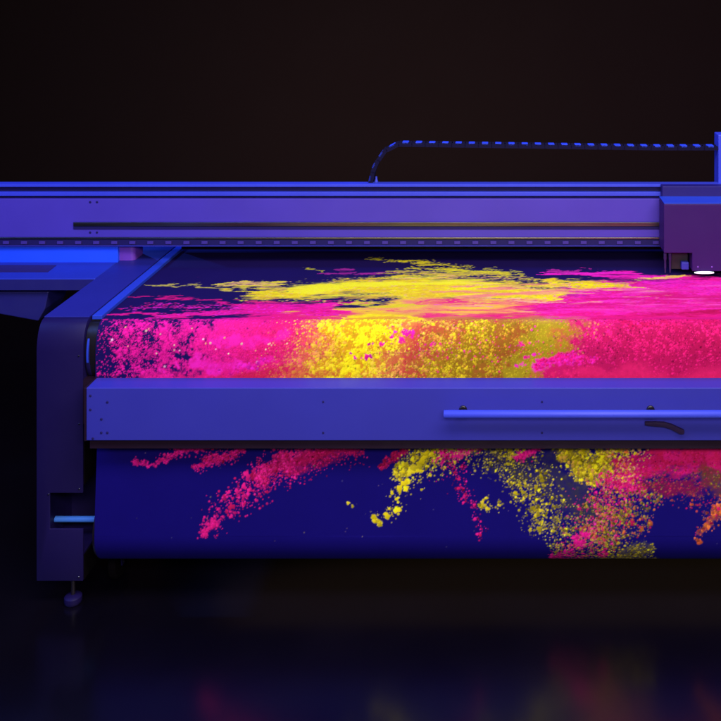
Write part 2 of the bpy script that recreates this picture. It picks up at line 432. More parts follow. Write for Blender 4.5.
# tangent from that point to the roll's front
vx, vz = d_hang - RD, h_hang - RH
L = math.hypot(vx, vz)
base = math.atan2(vz, vx); off = math.acos(RR / L)
cand = [base + off, base - off]
th = min(cand, key=lambda a: math.cos(a))     # front side
prof.append((RD + RR * math.cos(th), RH + RR * math.sin(th)))
th_end = th - math.radians(205) if math.sin(th - 0.3) > math.sin(th) else th + math.radians(-205)
for t in np.linspace(th, th_end, 70)[1:]:
    prof.append((RD + RR * math.cos(t), RH + RR * math.sin(t)))
prof = np.array(prof)
seg = np.hypot(*(prof[1:] - prof[:-1]).T); S = np.concatenate([[0], np.cumsum(seg)])
i_nose_top, i_nose_front = 1, 24
s_nose_top, s_front, s_hang = S[1], S[24], S[25]
s_tan = S[26]
def prof_at(s): return np.interp(s, S, prof[:, 0]), np.interp(s, S, prof[:, 1])

U0, U1 = X(95.2, D0), mir(X(95.2, D0))
us = np.arange(U0, U1, STEP); ss = np.arange(0, S[-1], STEP)
dd, hh = prof_at(ss)
PY = (hh * F / dd + VY)[:, None] * np.ones((1, len(us)))
PX = VX + us[None, :] * F / dd[:, None]
SEC = np.where(ss < s_nose_top, 0, np.where(ss < S[24] + 0.19, 1, 2))
# past the visible underside of the roll nothing is printed
i_bot = int(np.argmax(np.where(ss > s_tan, PY[:, 0], -1)))
VIS = (ss <= ss[i_bot] + 0.01).astype(float)[:, None]
H, W = PY.shape
SS = ss[:, None] * np.ones((1, W)); UU = us[None, :] * np.ones((H, 1))

def vnoise(x, y, seed):
    r = np.random.default_rng(seed); T = r.random((256, 256))
    xi_ = np.floor(x).astype(int); yi_ = np.floor(y).astype(int)
    fx = x - xi_; fy = y - yi_
    fx = fx * fx * (3 - 2 * fx); fy = fy * fy * (3 - 2 * fy)
    a = T[yi_ % 256, xi_ % 256]; b = T[yi_ % 256, (xi_ + 1) % 256]
    c = T[(yi_ + 1) % 256, xi_ % 256]; d = T[(yi_ + 1) % 256, (xi_ + 1) % 256]
    return (a * (1 - fx) + b * fx) * (1 - fy) + (c * (1 - fx) + d * fx) * fy
def fbm(sx, sy, seed, octv=5, skew=0.0):
    x = (UU + skew * SS) / sx; y = SS / sy; o = np.zeros_like(x); a = 0.5; t = 0
    rot = 1.0 if sx == sy else 0.0
    if not rot: x = x + 0.18 * y; y = y + 0.04 * x
    for k in range(octv):
        th_ = rot * (0.55 + 1.1 * k); ca, sa_ = math.cos(th_), math.sin(th_)
        o += a * vnoise(x * ca - y * sa_ + 17 * k, x * sa_ + y * ca + 31 * k, seed + k); t += a; a *= 0.55; x = x * 2.03; y = y * 2.03
    return o / t
def sm(x, a, b):
    t = np.clip((x - a) / (b - a), 0, 1); return t * t * (3 - 2 * t)

n_coarse = fbm(0.11, 0.11, 1); n_mid = fbm(0.035, 0.035, 7); n_fine = fbm(0.009, 0.009, 13, 3)
n_streak = fbm(0.26, 0.040, 21, 6); n_streak2 = fbm(0.060, 0.014, 31, 5); n_s3 = fbm(0.030, 0.006, 61, 3); n_diag = fbm(0.05, 0.02, 41, 5, 0.8)

isT = (SEC == 0)[:, None]; isL = (SEC == 2)[:, None]
wa = fbm(0.16, 0.16, 71, 5) - 0.5; wb = fbm(0.15, 0.15, 81, 5) - 0.5
wc = fbm(0.20, 0.05, 91, 5) - 0.5; wd = fbm(0.16, 0.07, 97, 5) - 0.5
PXW = PX + np.where(isT, wc * 90 + (n_s3 - 0.5) * 26, np.where(isL, wa * 40 + (n_fine - 0.5) * 7, wa * 62 + (n_mid - 0.5) * 46 + (n_fine - 0.5) * 22 + 0.55 * (PY - 350) + 16))
PYW = PY + np.where(isT, wd * 13 + (n_s3 - 0.5) * 3, np.where(isL, wb * 34 + (n_fine - 0.5) * 7, wb * 34))
NAVY = np.array((0.0085, 0.0045, 0.105))
# plum tint of the table's grazing reflection painted in; purer blue on the roll
gk = np.interp(ss, [0, s_nose_top, S[24] + 0.1, S[24] + 0.3, S[-1]], [0, 0.15, 0.5, 1, 1])[:, None, None]
img = np.array((0.0125, 0.0060, 0.056)) * (1 - gk) + np.array((0.0068, 0.0036, 0.128)) * gk
img = img * np.ones((H, W, 1))
img *= (0.93 + 0.14 * n_coarse)[..., None]

def stroke(pts, sec, ky=1.0):
    """soft band round a polyline given in the picture's pixels, 1 on the line and 0 at its width"""
    best = np.full((H, W), -9.0)
    rows = np.where(np.isin(SEC, sec))[0]; r0, r1 = rows[0], rows[-1] + 1
    px, py = PXW[r0:r1], PYW[r0:r1]; bb = best[r0:r1]
    if len(pts) == 1: pts = pts + [(pts[0][0] + 0.5, pts[0][1], pts[0][2])]
    for (x0, y0, w0), (x1, y1, w1) in zip(pts, pts[1:]):
        dx, dy = x1 - x0, (y1 - y0) * ky
        t = np.clip(((px - x0) * dx + (py - y0) * ky * dy) / (dx * dx + dy * dy + 1e-9), 0, 1)
        dist = np.hypot(px - x0 - t * dx, (py - y0) * ky - t * dy)
        np.maximum(bb, 1 - dist / (w0 + (w1 - w0) * t), out=bb)
    return best

def cloud(field, col, alpha, thr=(0.0, 0.4), noise=None, k=1.2, col2=None, cn=None):
    global img
    nz = n_mid if noise is None else noise
    a = sm(field + (nz - 0.5) * k, *thr) * (field > -0.9) * alpha * VIS
    c = np.array(col)[None, None, :] * np.ones((H, W, 1))
    if col2 is not None:
        t = sm(n_mid * 0.5 + n_fine * 0.5 if cn is None else cn, 0.36, 0.64)[..., None]
        c = c * (1 - t) + np.array(col2) * t
    c = c * (0.82 + 0.36 * n_fine[..., None])
    img = img * (1 - a[..., None]) + c * a[..., None]

YY, XX = np.mgrid[-9:10, -9:10]
def crumbs(field, n, rmin, rmax, cols, power=2.2, ax=1.0, thr=0.0, shade=0.28, gate=None, jit=0.35, fine=0.62):
    """n separate grains scattered where the field is positive; sizes in metres"""
    p = np.clip(field - thr, 0, None) * VIS
    if gate is not None: p = p * gate
    p = p.ravel(); tot = p.sum()
    if tot <= 0: return
    cum = np.cumsum(p) / tot
    if fine < 1: n = int(n * 1.8)
    idx = np.searchsorted(cum, rng.random(n)); idx = np.minimum(idx, H * W - 1)
    rmin *= 0.8; rmax *= fine
    rad = rmin + (rmax - rmin) * rng.random(n) ** (power * 2)
    order = np.argsort(rad)
    cols = np.array(cols)
    ph = rng.random((n, 3)) * 6.283; ci = rng.integers(0, len(cols), n); br = 1 + (rng.random(n) - 0.6) * jit * 2
    jit2 = rng.random((n, 2)) - 0.5
    for q in order:
        r, c = divmod(int(idx[q]), W)
        R = rad[q] / STEP
        m = int(min(9, math.ceil(R * max(1, ax)) + 1))
        r0, r1, c0, c1 = r - m, r + m + 1, c - m, c + m + 1
        if r0 < 0 or c0 < 0 or r1 > H or c1 > W: continue
        yy = YY[9 - m:10 + m, 9 - m:10 + m] + jit2[q, 0]; xx = (XX[9 - m:10 + m, 9 - m:10 + m] + jit2[q, 1]) / ax
        rr = np.sqrt(xx * xx + yy * yy)
        if R > 1.6:
            an = np.arctan2(yy, xx)
            Re = R * (1 + 0.22 * np.sin(2 * an + ph[q, 0]) + 0.16 * np.sin(3 * an + ph[q, 1]) + 0.12 * np.sin(5 * an + ph[q, 2]))
        else:
            Re = R
        a = np.clip(Re - rr + 0.6, 0, 1)
        sh = 1 + shade * np.clip((-yy * 0.8 - xx * 0.5) / max(R, 1.0), -1, 0.6)
        col = cols[ci[q]][None, None, :] * (sh * br[q])[..., None]
        blk = img[r0:r1, c0:c1]
        blk += (np.clip(col, 0, 1) - blk) * a[..., None]

Mg = (0.86, 0.011, 0.27); Pk = (0.80, 0.009, 0.155); Cr = (0.46, 0.005, 0.055); Vi = (0.88, 0.018, 0.42)
Ye = (0.90, 0.72, 0.010); Ol = (0.36, 0.28, 0.010); Or = (0.82, 0.17, 0.035); Sa = (0.88, 0.42, 0.16); Pe = (0.95, 0.75, 0.45)
Dr = (0.30, 0.006, 0.06); DkO = (0.13, 0.10, 0.012)
T, Fr, Lo = [0], [1], [2]

# ---------- table: grains blown into long streaks
nA = n_streak * 0.40 + n_streak2 * 0.32 + n_s3 * 0.28; nB = n_streak * 0.2 + n_streak2 * 0.4 + n_s3 * 0.4; n_streak2 = n_streak2 * 0.55 + n_s3 * 0.45
isF = (SEC == 1)[:, None] * np.ones((H, W))
frt = isF * np.ones((H, W))
def ramp(x, stops):
    xs = [q[0] for q in stops]
    return np.stack([np.interp(x, xs, [q[1][k] for q in stops]) for k in range(3)], -1)
YO = (0.70, 0.36, 0.012)
base = [(90, Mg), (190, Mg), (225, (0.80, 0.011, 0.20)), (262, (0.74, 0.010, 0.135)), (300, (0.70, 0.016, 0.11)), (322, (0.72, 0.10, 0.06)), (336, (0.62, 0.26, 0.012)), (352, (0.70, 0.36, 0.01)), (392, (0.64, 0.27, 0.012)),
        (410, (0.62, 0.17, 0.04)), (428, (0.52, 0.055, 0.04)), (446, (0.44, 0.085, 0.025)), (462, (0.36, 0.17, 0.010)), (492, (0.28, 0.15, 0.008)), (512, (0.32, 0.08, 0.015)), (526, (0.30, 0.21, 0.010)),
        (552, (0.33, 0.25, 0.010)), (563, (0.40, 0.14, 0.02)), (576, (0.52, 0.009, 0.10)), (640, (0.46, 0.007, 0.080)), (700, (0.44, 0.006, 0.075)), (1100, (0.40, 0.006, 0.065))]
top = [(90, Mg), (190, Mg), (225, (0.84, 0.012, 0.25)), (262, (0.82, 0.012, 0.18)), (300, (0.80, 0.02, 0.14)), (322, (0.84, 0.20, 0.08)), (336, (0.90, 0.62, 0.02)), (352, Ye), (392, Ye),
       (410, (0.86, 0.50, 0.06)), (428, (0.84, 0.18, 0.08)), (446, (0.80, 0.34, 0.05)), (462, (0.82, 0.62, 0.015)), (492, (0.72, 0.55, 0.012)), (512, (0.72, 0.28, 0.03)), (526, (0.50, 0.40, 0.012)),
       (552, (0.40, 0.31, 0.012)), (563, (0.55, 0.20, 0.02)), (576, (0.76, 0.014, 0.19)), (640, (0.70, 0.010, 0.145)), (700, (0.66, 0.010, 0.135)), (1100, (0.58, 0.008, 0.11))]
PIG0 = ramp(PXW, base) * (0.80 + 0.40 * n_mid[..., None])
PIG = ramp(PXW, top)
near = (np.clip(sm(PY, 300, 316) * sm(PX, 190, 300) + sm(PY, 293, 301) * sm(PX, 360, 420), 0, 1) + sm(PY, 316, 322)) * (SEC < 2)[:, None]
near = np.clip(near + isF, 0, 1)
cov = np.interp(PXW, [90, 170, 235, 270, 2000], [0.0, 0.17, 0.74, 1.0, 1.0])
cvn = sm(cov * 1.5 - 0.25 + (n_mid * 0.5 + n_fine * 0.5 - 0.5) * 1.5, 0.15, 0.75)
tnoise = sm(near + (nA - 0.5) * 1.6 * (1 - isF), 0.35, 0.65)
al = cvn * np.where(isF > 0, 1, tnoise)
wt = sm(PY, 308, 326)[..., None]            # towards the edge the front's pigments take over
TP = ramp(PX + wc * 240 + (n_s3 - 0.5) * 60, [(200, Mg), (320, Pk), (350, (0.86, 0.30, 0.06)), (400, (0.86, 0.55, 0.03)), (440, (0.84, 0.30, 0.10)), (500, (0.82, 0.12, 0.10)), (545, Pk), (600, Mg), (1100, Mg)])
mixc = TP * (1 - wt) + PIG0 * wt
img = img * (1 - al[..., None]) + mixc * al[..., None]

f = stroke([(95, 319, 2.5), (170, 314, 4), (230, 311, 8), (300, 309, 11), (340, 308, 10)], T, 1.6)
cloud(f, Pk, 0.95, (0.15, 0.55), nB, 3.0, Mg, nA)
f = stroke([(225, 305, 4), (280, 307, 12), (335, 305, 10)], T, 1.4)
cloud(f, Mg, 1, (0.05, 0.5), nB, 1.8, Pk, nA)
f = stroke([(560, 303, 22), (640, 298, 26), (800, 296, 30), (1000, 296, 30)], T, 1.25)
cloud(f, (0.92, 0.022, 0.34), 1, (-0.05, 0.40), nA * 0.6 + nB * 0.4, 1.8, (0.70, 0.008, 0.15), nA)
f = stroke([(545, 271, 2.5), (590, 272, 4), (640, 276, 8), (700, 284, 12), (900, 282, 14)], T, 1.6)
cloud(f, Mg, 1, (0.0, 0.35), nA, 1.8, Vi, nA)
f = stroke([(545, 268.5, 2.0), (580, 270, 2.5)], T, 2.0)
cloud(f, (0.50, 0.02, 0.24), 0.9, (0.1, 0.5), nB, 2.0)
YL = (0.97, 0.80, 0.008); YD = (0.80, 0.50, 0.02)
f = stroke([(240, 291.5, 4), (290, 293, 7), (350, 287, 15), (430, 287, 20), (500, 292, 16), (550, 295, 8)], T, 1.5)
cloud(f, YL, 1, (-0.05, 0.55), nA * 0.55 + nB * 0.45, 2.5, YD, nA * 0.6 + nB * 0.4)
f = stroke([(232, 285, 3), (270, 286, 5), (320, 288, 6)], T, 2)
cloud(f, Sa, 0.9, (0.15, 0.6), nB, 3.4, Ye, nB)
f = stroke([(376, 258, 2.0), (400, 261, 4), (430, 266, 6), (465, 272, 8), (510, 280, 7)], T, 2.0)
cloud(f, (0.50, 0.40, 0.02), 0.95, (0.25, 0.8), nB, 4.6, (0.8, 0.64, 0.02), nB)
f = stroke([(400, 272, 4), (470, 276, 5), (540, 280, 5)], T, 1.6)
cloud(f, (0.55, 0.25, 0.10), 0.8, (0.3, 0.9), nB, 4.6, (0.6, 0.45, 0.03), nB)
f = stroke([(303, 268.6, 1.4), (322, 270.5, 2.2), (330, 272, 1.2)], T, 2)
cloud(f, (0.55, 0.45, 0.02), 0.95, (0.1, 0.6), nB, 2.8)
f = stroke([(494, 266, 1.8), (505, 270, 5), (514, 276, 5)], T, 1.2)
cloud(f, (0.55, 0.45, 0.03), 0.9, (0.35, 0.7), nB, 3.4)
f = stroke([(146, 283.5, 1.6), (190, 286, 2.4), (240, 290, 3)], T, 2)
cloud(f, (0.60, 0.45, 0.06), 0.9, (0.35, 0.75), nB, 3.5)
f = stroke([(125, 297, 2), (170, 299, 3), (230, 302, 5)], T, 2)
cloud(f, Pk, 0.85, (0.4, 0.9), nB, 3.8)
f = stroke([(338, 274, 2.5), (375, 271, 3), (400, 275, 3)], T, 1.6)
cloud(f, (0.40, 0.02, 0.20), 0.85, (0.2, 0.7), nB, 3.0)
f = stroke([(545, 285, 6), (590, 284, 8), (625, 286, 6), (650, 288, 3)], T, 1.3)
cloud(f, YL, 1, (0.0, 0.5), nA, 2.6, YD, nB)
f = stroke([(690, 275, 2.0), (676, 276, 2.5), (640, 279, 1.5)], T, 1.3)
cloud(f, (0.9, 0.6, 0.10), 1, (0.1, 0.5), nB, 2.0)
for pts, c_, a_ in (([(440, 283, 2), (490, 286, 3), (545, 290, 4)], Sa, 0.7), ([(430, 301, 2), (480, 302, 3), (540, 299, 4), (620, 297, 5)], Pk, 0.9),
                    ([(470, 297, 1.5), (520, 299, 2.4), (575, 301, 2.4)], (0.92, 0.45, 0.30), 0.7), ([(400, 308, 2), (470, 310, 4), (540, 309, 6)], (0.82, 0.08, 0.12), 0.8),
                    ([(370, 281, 1.5), (440, 279, 2), (520, 281, 2.5)], Sa, 0.6), ([(250, 299, 2), (300, 300, 2.5), (345, 302, 2)], (0.82, 0.06, 0.13), 0.7),
                    ([(440, 313, 3), (520, 314, 5), (600, 312, 6)], Pk, 0.8), ([(450, 305, 2), (470, 304.5, 2.5), (480, 305, 1.5)], Vi, 0.9)):
    f = stroke(pts, T, 1.8); cloud(f, c_, a_, (0.15, 0.75), nB, 3.0)
f = stroke([(330, 316, 3), (380, 313, 4), (440, 317, 4)], [0, 1], 1.5); cloud(f, Ye, 0.85, (0.1, 0.7), nB, 2.8)
f = stroke([(335, 303, 3), (390, 304, 4), (430, 302, 3)], T, 1.5); cloud(f, (0.70, 0.58, 0.015), 0.85, (0.1, 0.7), nB, 2.8)
f = stroke([(580, 317, 5), (650, 315, 8), (760, 313, 9), (1000, 313, 9)], [0, 1], 1.5); cloud(f, Pk, 0.85, (0.0, 0.8), nA, 2.4, Cr, nA)
f = stroke([(110, 314, 8), (200, 309, 11), (330, 310, 14)], T, 1.2)
crumbs(f, 700, 0.0015, 0.004, [Pk, Mg, Vi], ax=2.0, gate=sm(nA, 0.45, 0.7))
f = stroke([(250, 292, 9), (350, 288, 20), (430, 286, 24), (540, 290, 15)], T, 1.3)
crumbs(f, 900, 0.0015, 0.004, [YL, YD, YL, Sa], ax=2.4, jit=0.15)
f = stroke([(376, 258, 3), (430, 266, 8), (500, 277, 8)], T, 1.5)
crumbs(f, 260, 0.0015, 0.004, [Ye, (0.6, 0.5, 0.02)], ax=2.2)
f = stroke([(560, 300, 26), (640, 296, 26), (900, 296, 28)], T, 1.3)
crumbs(f, 1500, 0.0015, 0.004, [Mg, Pk, Vi], ax=2.4, jit=0.15)

# long thin wisps that weave the colours into each other
n_l1 = fbm(0.19, 0.034, 151, 6); n_l2 = fbm(0.15, 0.026, 161, 6); n_l3 = fbm(0.11, 0.018, 171, 5)
def wisps(pts, col, nz, a, lo=0.50, hi=0.66, ky=1.4):
    global img
    f = np.clip(stroke(pts, T, ky) * 1.6, 0, 1)
    al_ = sm(nz + 0.10 * (f - 1), lo, hi) * f * a * VIS
    img = img * (1 - al_[..., None]) + np.array(col) * (0.9 + 0.2 * n_fine[..., None]) * al_[..., None]
G0 = (0.0125, 0.0060, 0.056)
wisps([(240, 288, 8), (330, 280, 12), (420, 276, 10), (520, 283, 9)], G0, n_l2, 0.85, 0.52, 0.64)
wisps([(180, 306, 10), (260, 302, 10), (340, 301, 8)], G0, n_l3, 0.7, 0.54, 0.66)
wisps([(300, 290, 12), (420, 288, 20), (540, 292, 14)], (1.0, 0.86, 0.02), n_l1, 0.85, 0.44, 0.60)
wisps([(280, 292, 10), (420, 290, 22), (560, 294, 14)], (0.85, 0.48, 0.03), n_l3, 0.55, 0.54, 0.68)
wisps([(420, 294, 12), (500, 292, 14), (580, 291, 12)], (0.88, 0.14, 0.18), n_l2, 0.75, 0.50, 0.64)
wisps([(330, 306, 8), (440, 308, 10), (540, 306, 10)], (0.92, 0.60, 0.03), n_l1, 0.7, 0.50, 0.64)
wisps([(520, 296, 10), (590, 296, 12), (660, 297, 10)], (0.94, 0.50, 0.12), n_l3, 0.7, 0.52, 0.64)
wisps([(540, 300, 20), (640, 296, 26), (760, 296, 30), (1000, 296, 30)], (0.96, 0.10, 0.42), n_l1, 0.6, 0.48, 0.68)
wisps([(540, 304, 16), (640, 300, 24), (760, 298, 28), (1000, 298, 28)], (0.62, 0.007, 0.12), n_l2, 0.7, 0.46, 0.66)
wisps([(220, 308, 8), (300, 306, 12), (360, 307, 8)], (0.62, 0.008, 0.14), n_l1, 0.7, 0.48, 0.62)
wisps([(560, 274, 6), (640, 277, 8), (700, 280, 8)], G0, n_l3, 0.6, 0.54, 0.66)

# ---------- front drop: one mass of powder whose pigment changes along the cloth
def grains(field, n, rmin, rmax, swap=16, power=2.2, br=(0.45, 1.25), shade=0.28):
    p = np.clip(field, 0, None).ravel(); cum = np.cumsum(p) / p.sum()
    idx = np.minimum(np.searchsorted(cum, rng.random(n)), H * W - 1)
    rad = rmin + (rmax - rmin) * rng.random(n) ** (power * 2)
    rr_, cc_ = np.divmod(idx, W)
    src = np.clip(cc_ + (rng.standard_normal(n) * swap * 1.4).astype(int), 0, W - 1)
    colr = PIG[rr_, src] * (br[0] + (br[1] - br[0]) * rng.random(n) ** 0.8)[:, None]
    ph = rng.random((n, 3)) * 6.283
    for q in np.argsort(rad):
        r, c, R = rr_[q], cc_[q], rad[q] / STEP
        m = int(min(9, math.ceil(R) + 1))
        if r < m or c < m or r + m >= H or c + m >= W: continue
        yy = YY[9 - m:10 + m, 9 - m:10 + m]; xx = XX[9 - m:10 + m, 9 - m:10 + m]
        rr = np.sqrt(xx * xx + yy * yy)
        Re = R
        if R > 1.4:
            an = np.arctan2(yy, xx)
            Re = R * (1 + 0.24 * np.sin(2 * an + ph[q, 0]) + 0.18 * np.sin(3 * an + ph[q, 1]) + 0.14 * np.sin(5 * an + ph[q, 2]))
        a = np.clip(Re - rr + 0.55, 0, 1)[..., None]
        sh = (1 + shade * np.clip((-yy * 0.8 - xx * 0.5) / max(R, 1.0), -1, 0.6))[..., None]
        blk = img[r - m:r + m + 1, c - m:c + m + 1]
        blk += (np.clip(colr[q] * sh, 0, 1) - blk) * a
clump = sm(n_coarse * 0.35 + n_mid * 0.40 + n_fine * 0.25, 0.40, 0.60)
n_cl2 = fbm(0.018, 0.018, 131, 3); clump2 = sm(n_cl2, 0.44, 0.60)
lft = frt * (PX < 300)
grains(lft * (0.10 + clump) * np.interp(PX, [90, 110, 300], [0.7, 1, 0.7]), 11500, 0.0010, 0.0026, 10, br=(0.45, 1.10))
grains(lft * clump * clump2, 900, 0.0025, 0.0062, 10, br=(0.85, 1.12))
grains(frt * (PX >= 225) * (PX < 345), 5000, 0.0011, 0.0026, 18, br=(0.55, 1.25))
olive = np.exp(-((PXW - 543) / 22) ** 2)
yz = frt * np.exp(-((PXW - 370) / 36) ** 2)
grains(yz * (0.15 + clump2), 5200, 0.0012, 0.0036, 14, br=(0.40, 1.25))
grains(yz * (0.1 + clump2), 1300, 0.0025, 0.0060, 8, br=(0.85, 1.25))
grains(yz * clump * clump2, 160, 0.0040, 0.0080, 6, br=(0.95, 1.20))
yz = frt * np.exp(-((PXW - 470) / 50) ** 2) * (1 - 0.85 * olive)
grains(yz * (0.12 + clump2), 7500, 0.0010, 0.0028, 24, br=(0.18, 0.95))
grains(yz * (0.1 + clump2), 520, 0.0016, 0.0042, 12, br=(0.7, 1.25))
grains(frt * olive, 900, 0.0011, 0.0026, 8, br=(0.8, 1.25))
rz_ = frt * np.clip((PXW - 560) / 40, 0, 1) * (PX < 1000)
upper = sm(PY, 372, 345)
grains(rz_ * (0.25 + upper), 5200, 0.0011, 0.0030, 12, br=(0.18, 0.70))
grains(rz_ * (0.10 + clump2) * (0.3 + upper), 6000, 0.0011, 0.0032, 12, br=(0.75, 1.45))
cloud(stroke([(600, 376, 9), (660, 373, 14), (735, 371, 14), (1000, 371, 13)], Fr), (0.68, 0.014, 0.115), 0.75, (0.0, 0.9), n_coarse, 1.4)
cloud(stroke([(215, 362, 9), (255, 366, 10), (275, 364, 8)], Fr), Mg, 0.8, (0.1, 0.8), n_mid, 2.2, Vi)
cloud(stroke([(235, 336, 8), (265, 340, 10), (290, 332, 8)], Fr), Mg, 0.6, (0.1, 0.8), n_mid, 2.2, Vi)
cloud(stroke([(240, 379, 6), (300, 378, 8), (350, 379, 7)], Fr), (0.50, 0.012, 0.03), 0.6, (0.1, 0.8), n_mid, 2)
crumbs(stroke([(130, 340, 22), (220, 345, 26), (310, 345, 22)], Fr), 18, 0.0022, 0.0062, [Pe, Sa, (0.9, 0.5, 0.6)], shade=0.2)
crumbs(stroke([(252, 367, 7), (270, 366, 6)], Fr), 60, 0.002, 0.008, [Vi, Mg])
for x, y, w, n in ((381, 361, 4, 9), (399, 338, 5, 12), (408, 331, 5, 7), (421, 331, 4, 5), (383, 346, 3, 3), (447, 338, 4, 3), (536, 350, 5, 4), (540, 362, 3, 3), (520, 340, 5, 3)):
    crumbs(stroke([(x, y, w)], Fr), n, 0.003, 0.010, [Mg, Vi, Mg], shade=0.2, power=1.0)
crumbs(stroke([(400, 340, 22), (470, 345, 34), (540, 345, 24)], Fr), 160, 0.0018, 0.005, [Pk, Mg, Or, (0.62, 0.03, 0.05)])
f6 = stroke([(556, 360, 7), (575, 357, 10), (600, 360, 8)], Fr)
cloud(f6, Mg, 0.9, (0.0, 0.6), n_mid, 2.0, Vi); crumbs(f6, 400, 0.0015, 0.006, [Mg, Vi, Pk])

# ---------- lower drop on the take-up roll
Pk = (0.82, 0.012, 0.215); Cr = (0.54, 0.007, 0.095); Dr = (0.28, 0.005, 0.05)
def plume(pts, n, cols, body=None, rmax=0.0045, spread=1.8, a=1.0, rmin=0.0012, k=2.4, scat=0.35):
    f = stroke(pts, Lo)
    if body is not None: cloud(f, body[0], a, (0.15, 0.95), n_diag * 0.5 + n_fine * 0.2 + n_mid * 0.3, k, body[1])
    crumbs(np.clip(f, 0, 1), int(n * 0.62), rmin, rmax, cols, fine=1.0, jit=0.6, gate=0.12 + sm(n_cl2 * 0.6 + n_fine * 0.4, 0.42, 0.60))
    f = stroke([(x, y, w * spread) for x, y, w in pts], Lo)
    crumbs(np.clip(f, 0, 1) ** 1.3, int(n * scat * 1.6), rmin, rmin + (rmax - rmin) * 0.5, cols, fine=1.0, gate=0.15 + n_mid)
dk = stroke([(500, 462, 16), (540, 478, 30), (575, 500, 34), (600, 530, 30)], Lo)
cloud(dk, (0.055, 0.045, 0.040), 0.7, (0.1, 1.2), n_mid, 1.8, (0.040, 0.036, 0.03))
plume([(129, 466, 2.5), (148, 464, 3.5), (168, 457, 5), (205, 450, 3)], 380, [Pk, Mg], (Pk, Mg), a=0.8)
plume([(190, 467, 2.5), (212, 460, 4.5), (245, 450, 4)], 380, [Pk, Cr, Mg], (Pk, Cr), a=0.8)
plume([(345, 446, 13), (318, 455, 15), (290, 466, 13), (262, 480, 9)], 1500, [Pk, Cr, Cr, Dr], ((0.50, 0.007, 0.11), (0.28, 0.004, 0.05)), spread=1.7, rmax=0.0034)
crumbs(stroke([(310, 449, 6), (280, 464, 7), (262, 478, 8)], Lo), 300, 0.0012, 0.0042, [Pk, (0.8, 0.02, 0.22)], fine=1.0)
plume([(300, 458, 18), (262, 480, 20), (238, 502, 21), (220, 526, 14)], 620, [Pk, (0.75, 0.015, 0.20), Pk, Cr], None, 0.0055, 1.5)
plume([(224, 524, 6), (210, 538, 3.5)], 110, [Pk], (Pk, Pk), 0.006)
crumbs(stroke([(255, 478, 14), (240, 500, 14), (230, 520, 10)], Lo), 26, 0.004, 0.009, [Pk, Pk, Cr], fine=1, power=1.0)
plume([(185, 448, 5), (260, 448, 5)], 160, [Pk, Cr])
plume([(378, 464, 3), (392, 456, 5), (410, 449, 5)], 240, [Dr, Cr], (Dr, Cr), a=0.8)
plume([(384, 512, 8), (400, 488, 11), (420, 470, 18)], 200, [Ye, (0.7, 0.55, 0.02), Ol], None, 0.0060, 1.6)
plume([(404, 470, 9), (428, 460, 18), (475, 452, 12)], 800, [Ye, (0.72, 0.58, 0.02), Ol, Ye, (0.5, 0.4, 0.02)], (DkO, (0.05, 0.042, 0.03)), 0.0062, 1.5, a=0.6)
plume([(378, 521, 5), (369, 522, 3.5)], 26, [Ye, (0.8, 0.65, 0.02)], (Ye, (0.7, 0.55, 0.02)), 0.0085, 1.5, a=0.9)
crumbs(stroke([(355, 514, 2)], Lo), 3, 0.005, 0.007, [(0.75, 0.6, 0.02)], fine=1)
crumbs(stroke([(428, 463, 10), (405, 486, 6), (384, 515, 6)], Lo), 22, 0.005, 0.0100, [Ye, (0.8, 0.65, 0.02)], power=0.9, fine=1)
plume([(440, 465, 3), (462, 460, 5), (490, 450, 5)], 380, [Mg, Pk], (Pk, Mg), a=0.85)
plume([(455, 468, 12), (472, 486, 8), (480, 505, 5), (483, 529, 4)], 230, [Cr, Pk, Mg, Dr], None, 0.0045, 2.0)
# yellow-green shower
g = stroke([(470, 452, 14), (510, 466, 20), (540, 488, 30), (556, 520, 28), (590, 545, 26)], Lo)
crumbs(np.clip(g, 0, 1) ** 0.7, 2300, 0.0011, 0.0034, [Ol, (0.45, 0.36, 0.02), Ye, DkO, DkO, (0.4, 0.32, 0.05)], gate=0.35 + clump2, fine=1.0, jit=0.6)
for x, y, w, n in ((492, 503, 9, 34), (506, 508, 6, 14), (542, 505, 10, 40), (541, 522, 9, 30), (553, 547, 7, 16), (530, 486, 12, 40), (520, 462, 14, 60), (552, 486, 10, 30)):
    crumbs(stroke([(x, y, w)], Lo), n, 0.0015, 0.0062, [Ye, (0.55, 0.44, 0.02), (0.65, 0.52, 0.02), Ol, Ol], power=1.7, fine=1.0, jit=0.5)
g = stroke([(560, 448, 12), (585, 458, 22), (605, 474, 17), (620, 455, 14)], Lo)
cloud(g, (0.30, 0.23, 0.015), 0.8, (0.1, 1.0), n_mid, 2.0, DkO)
crumbs(np.clip(g, 0, 1) ** 0.7, 2000, 0.0014, 0.0052, [Ye, Ye, (0.72, 0.58, 0.02), (0.6, 0.34, 0.04), Ol, Ol], gate=0.3 + clump2, fine=1.0, jit=0.5)
plume([(520, 464, 3), (536, 459, 5), (555, 450, 5)], 360, [Mg, Pk], (Pk, Mg), a=0.9)
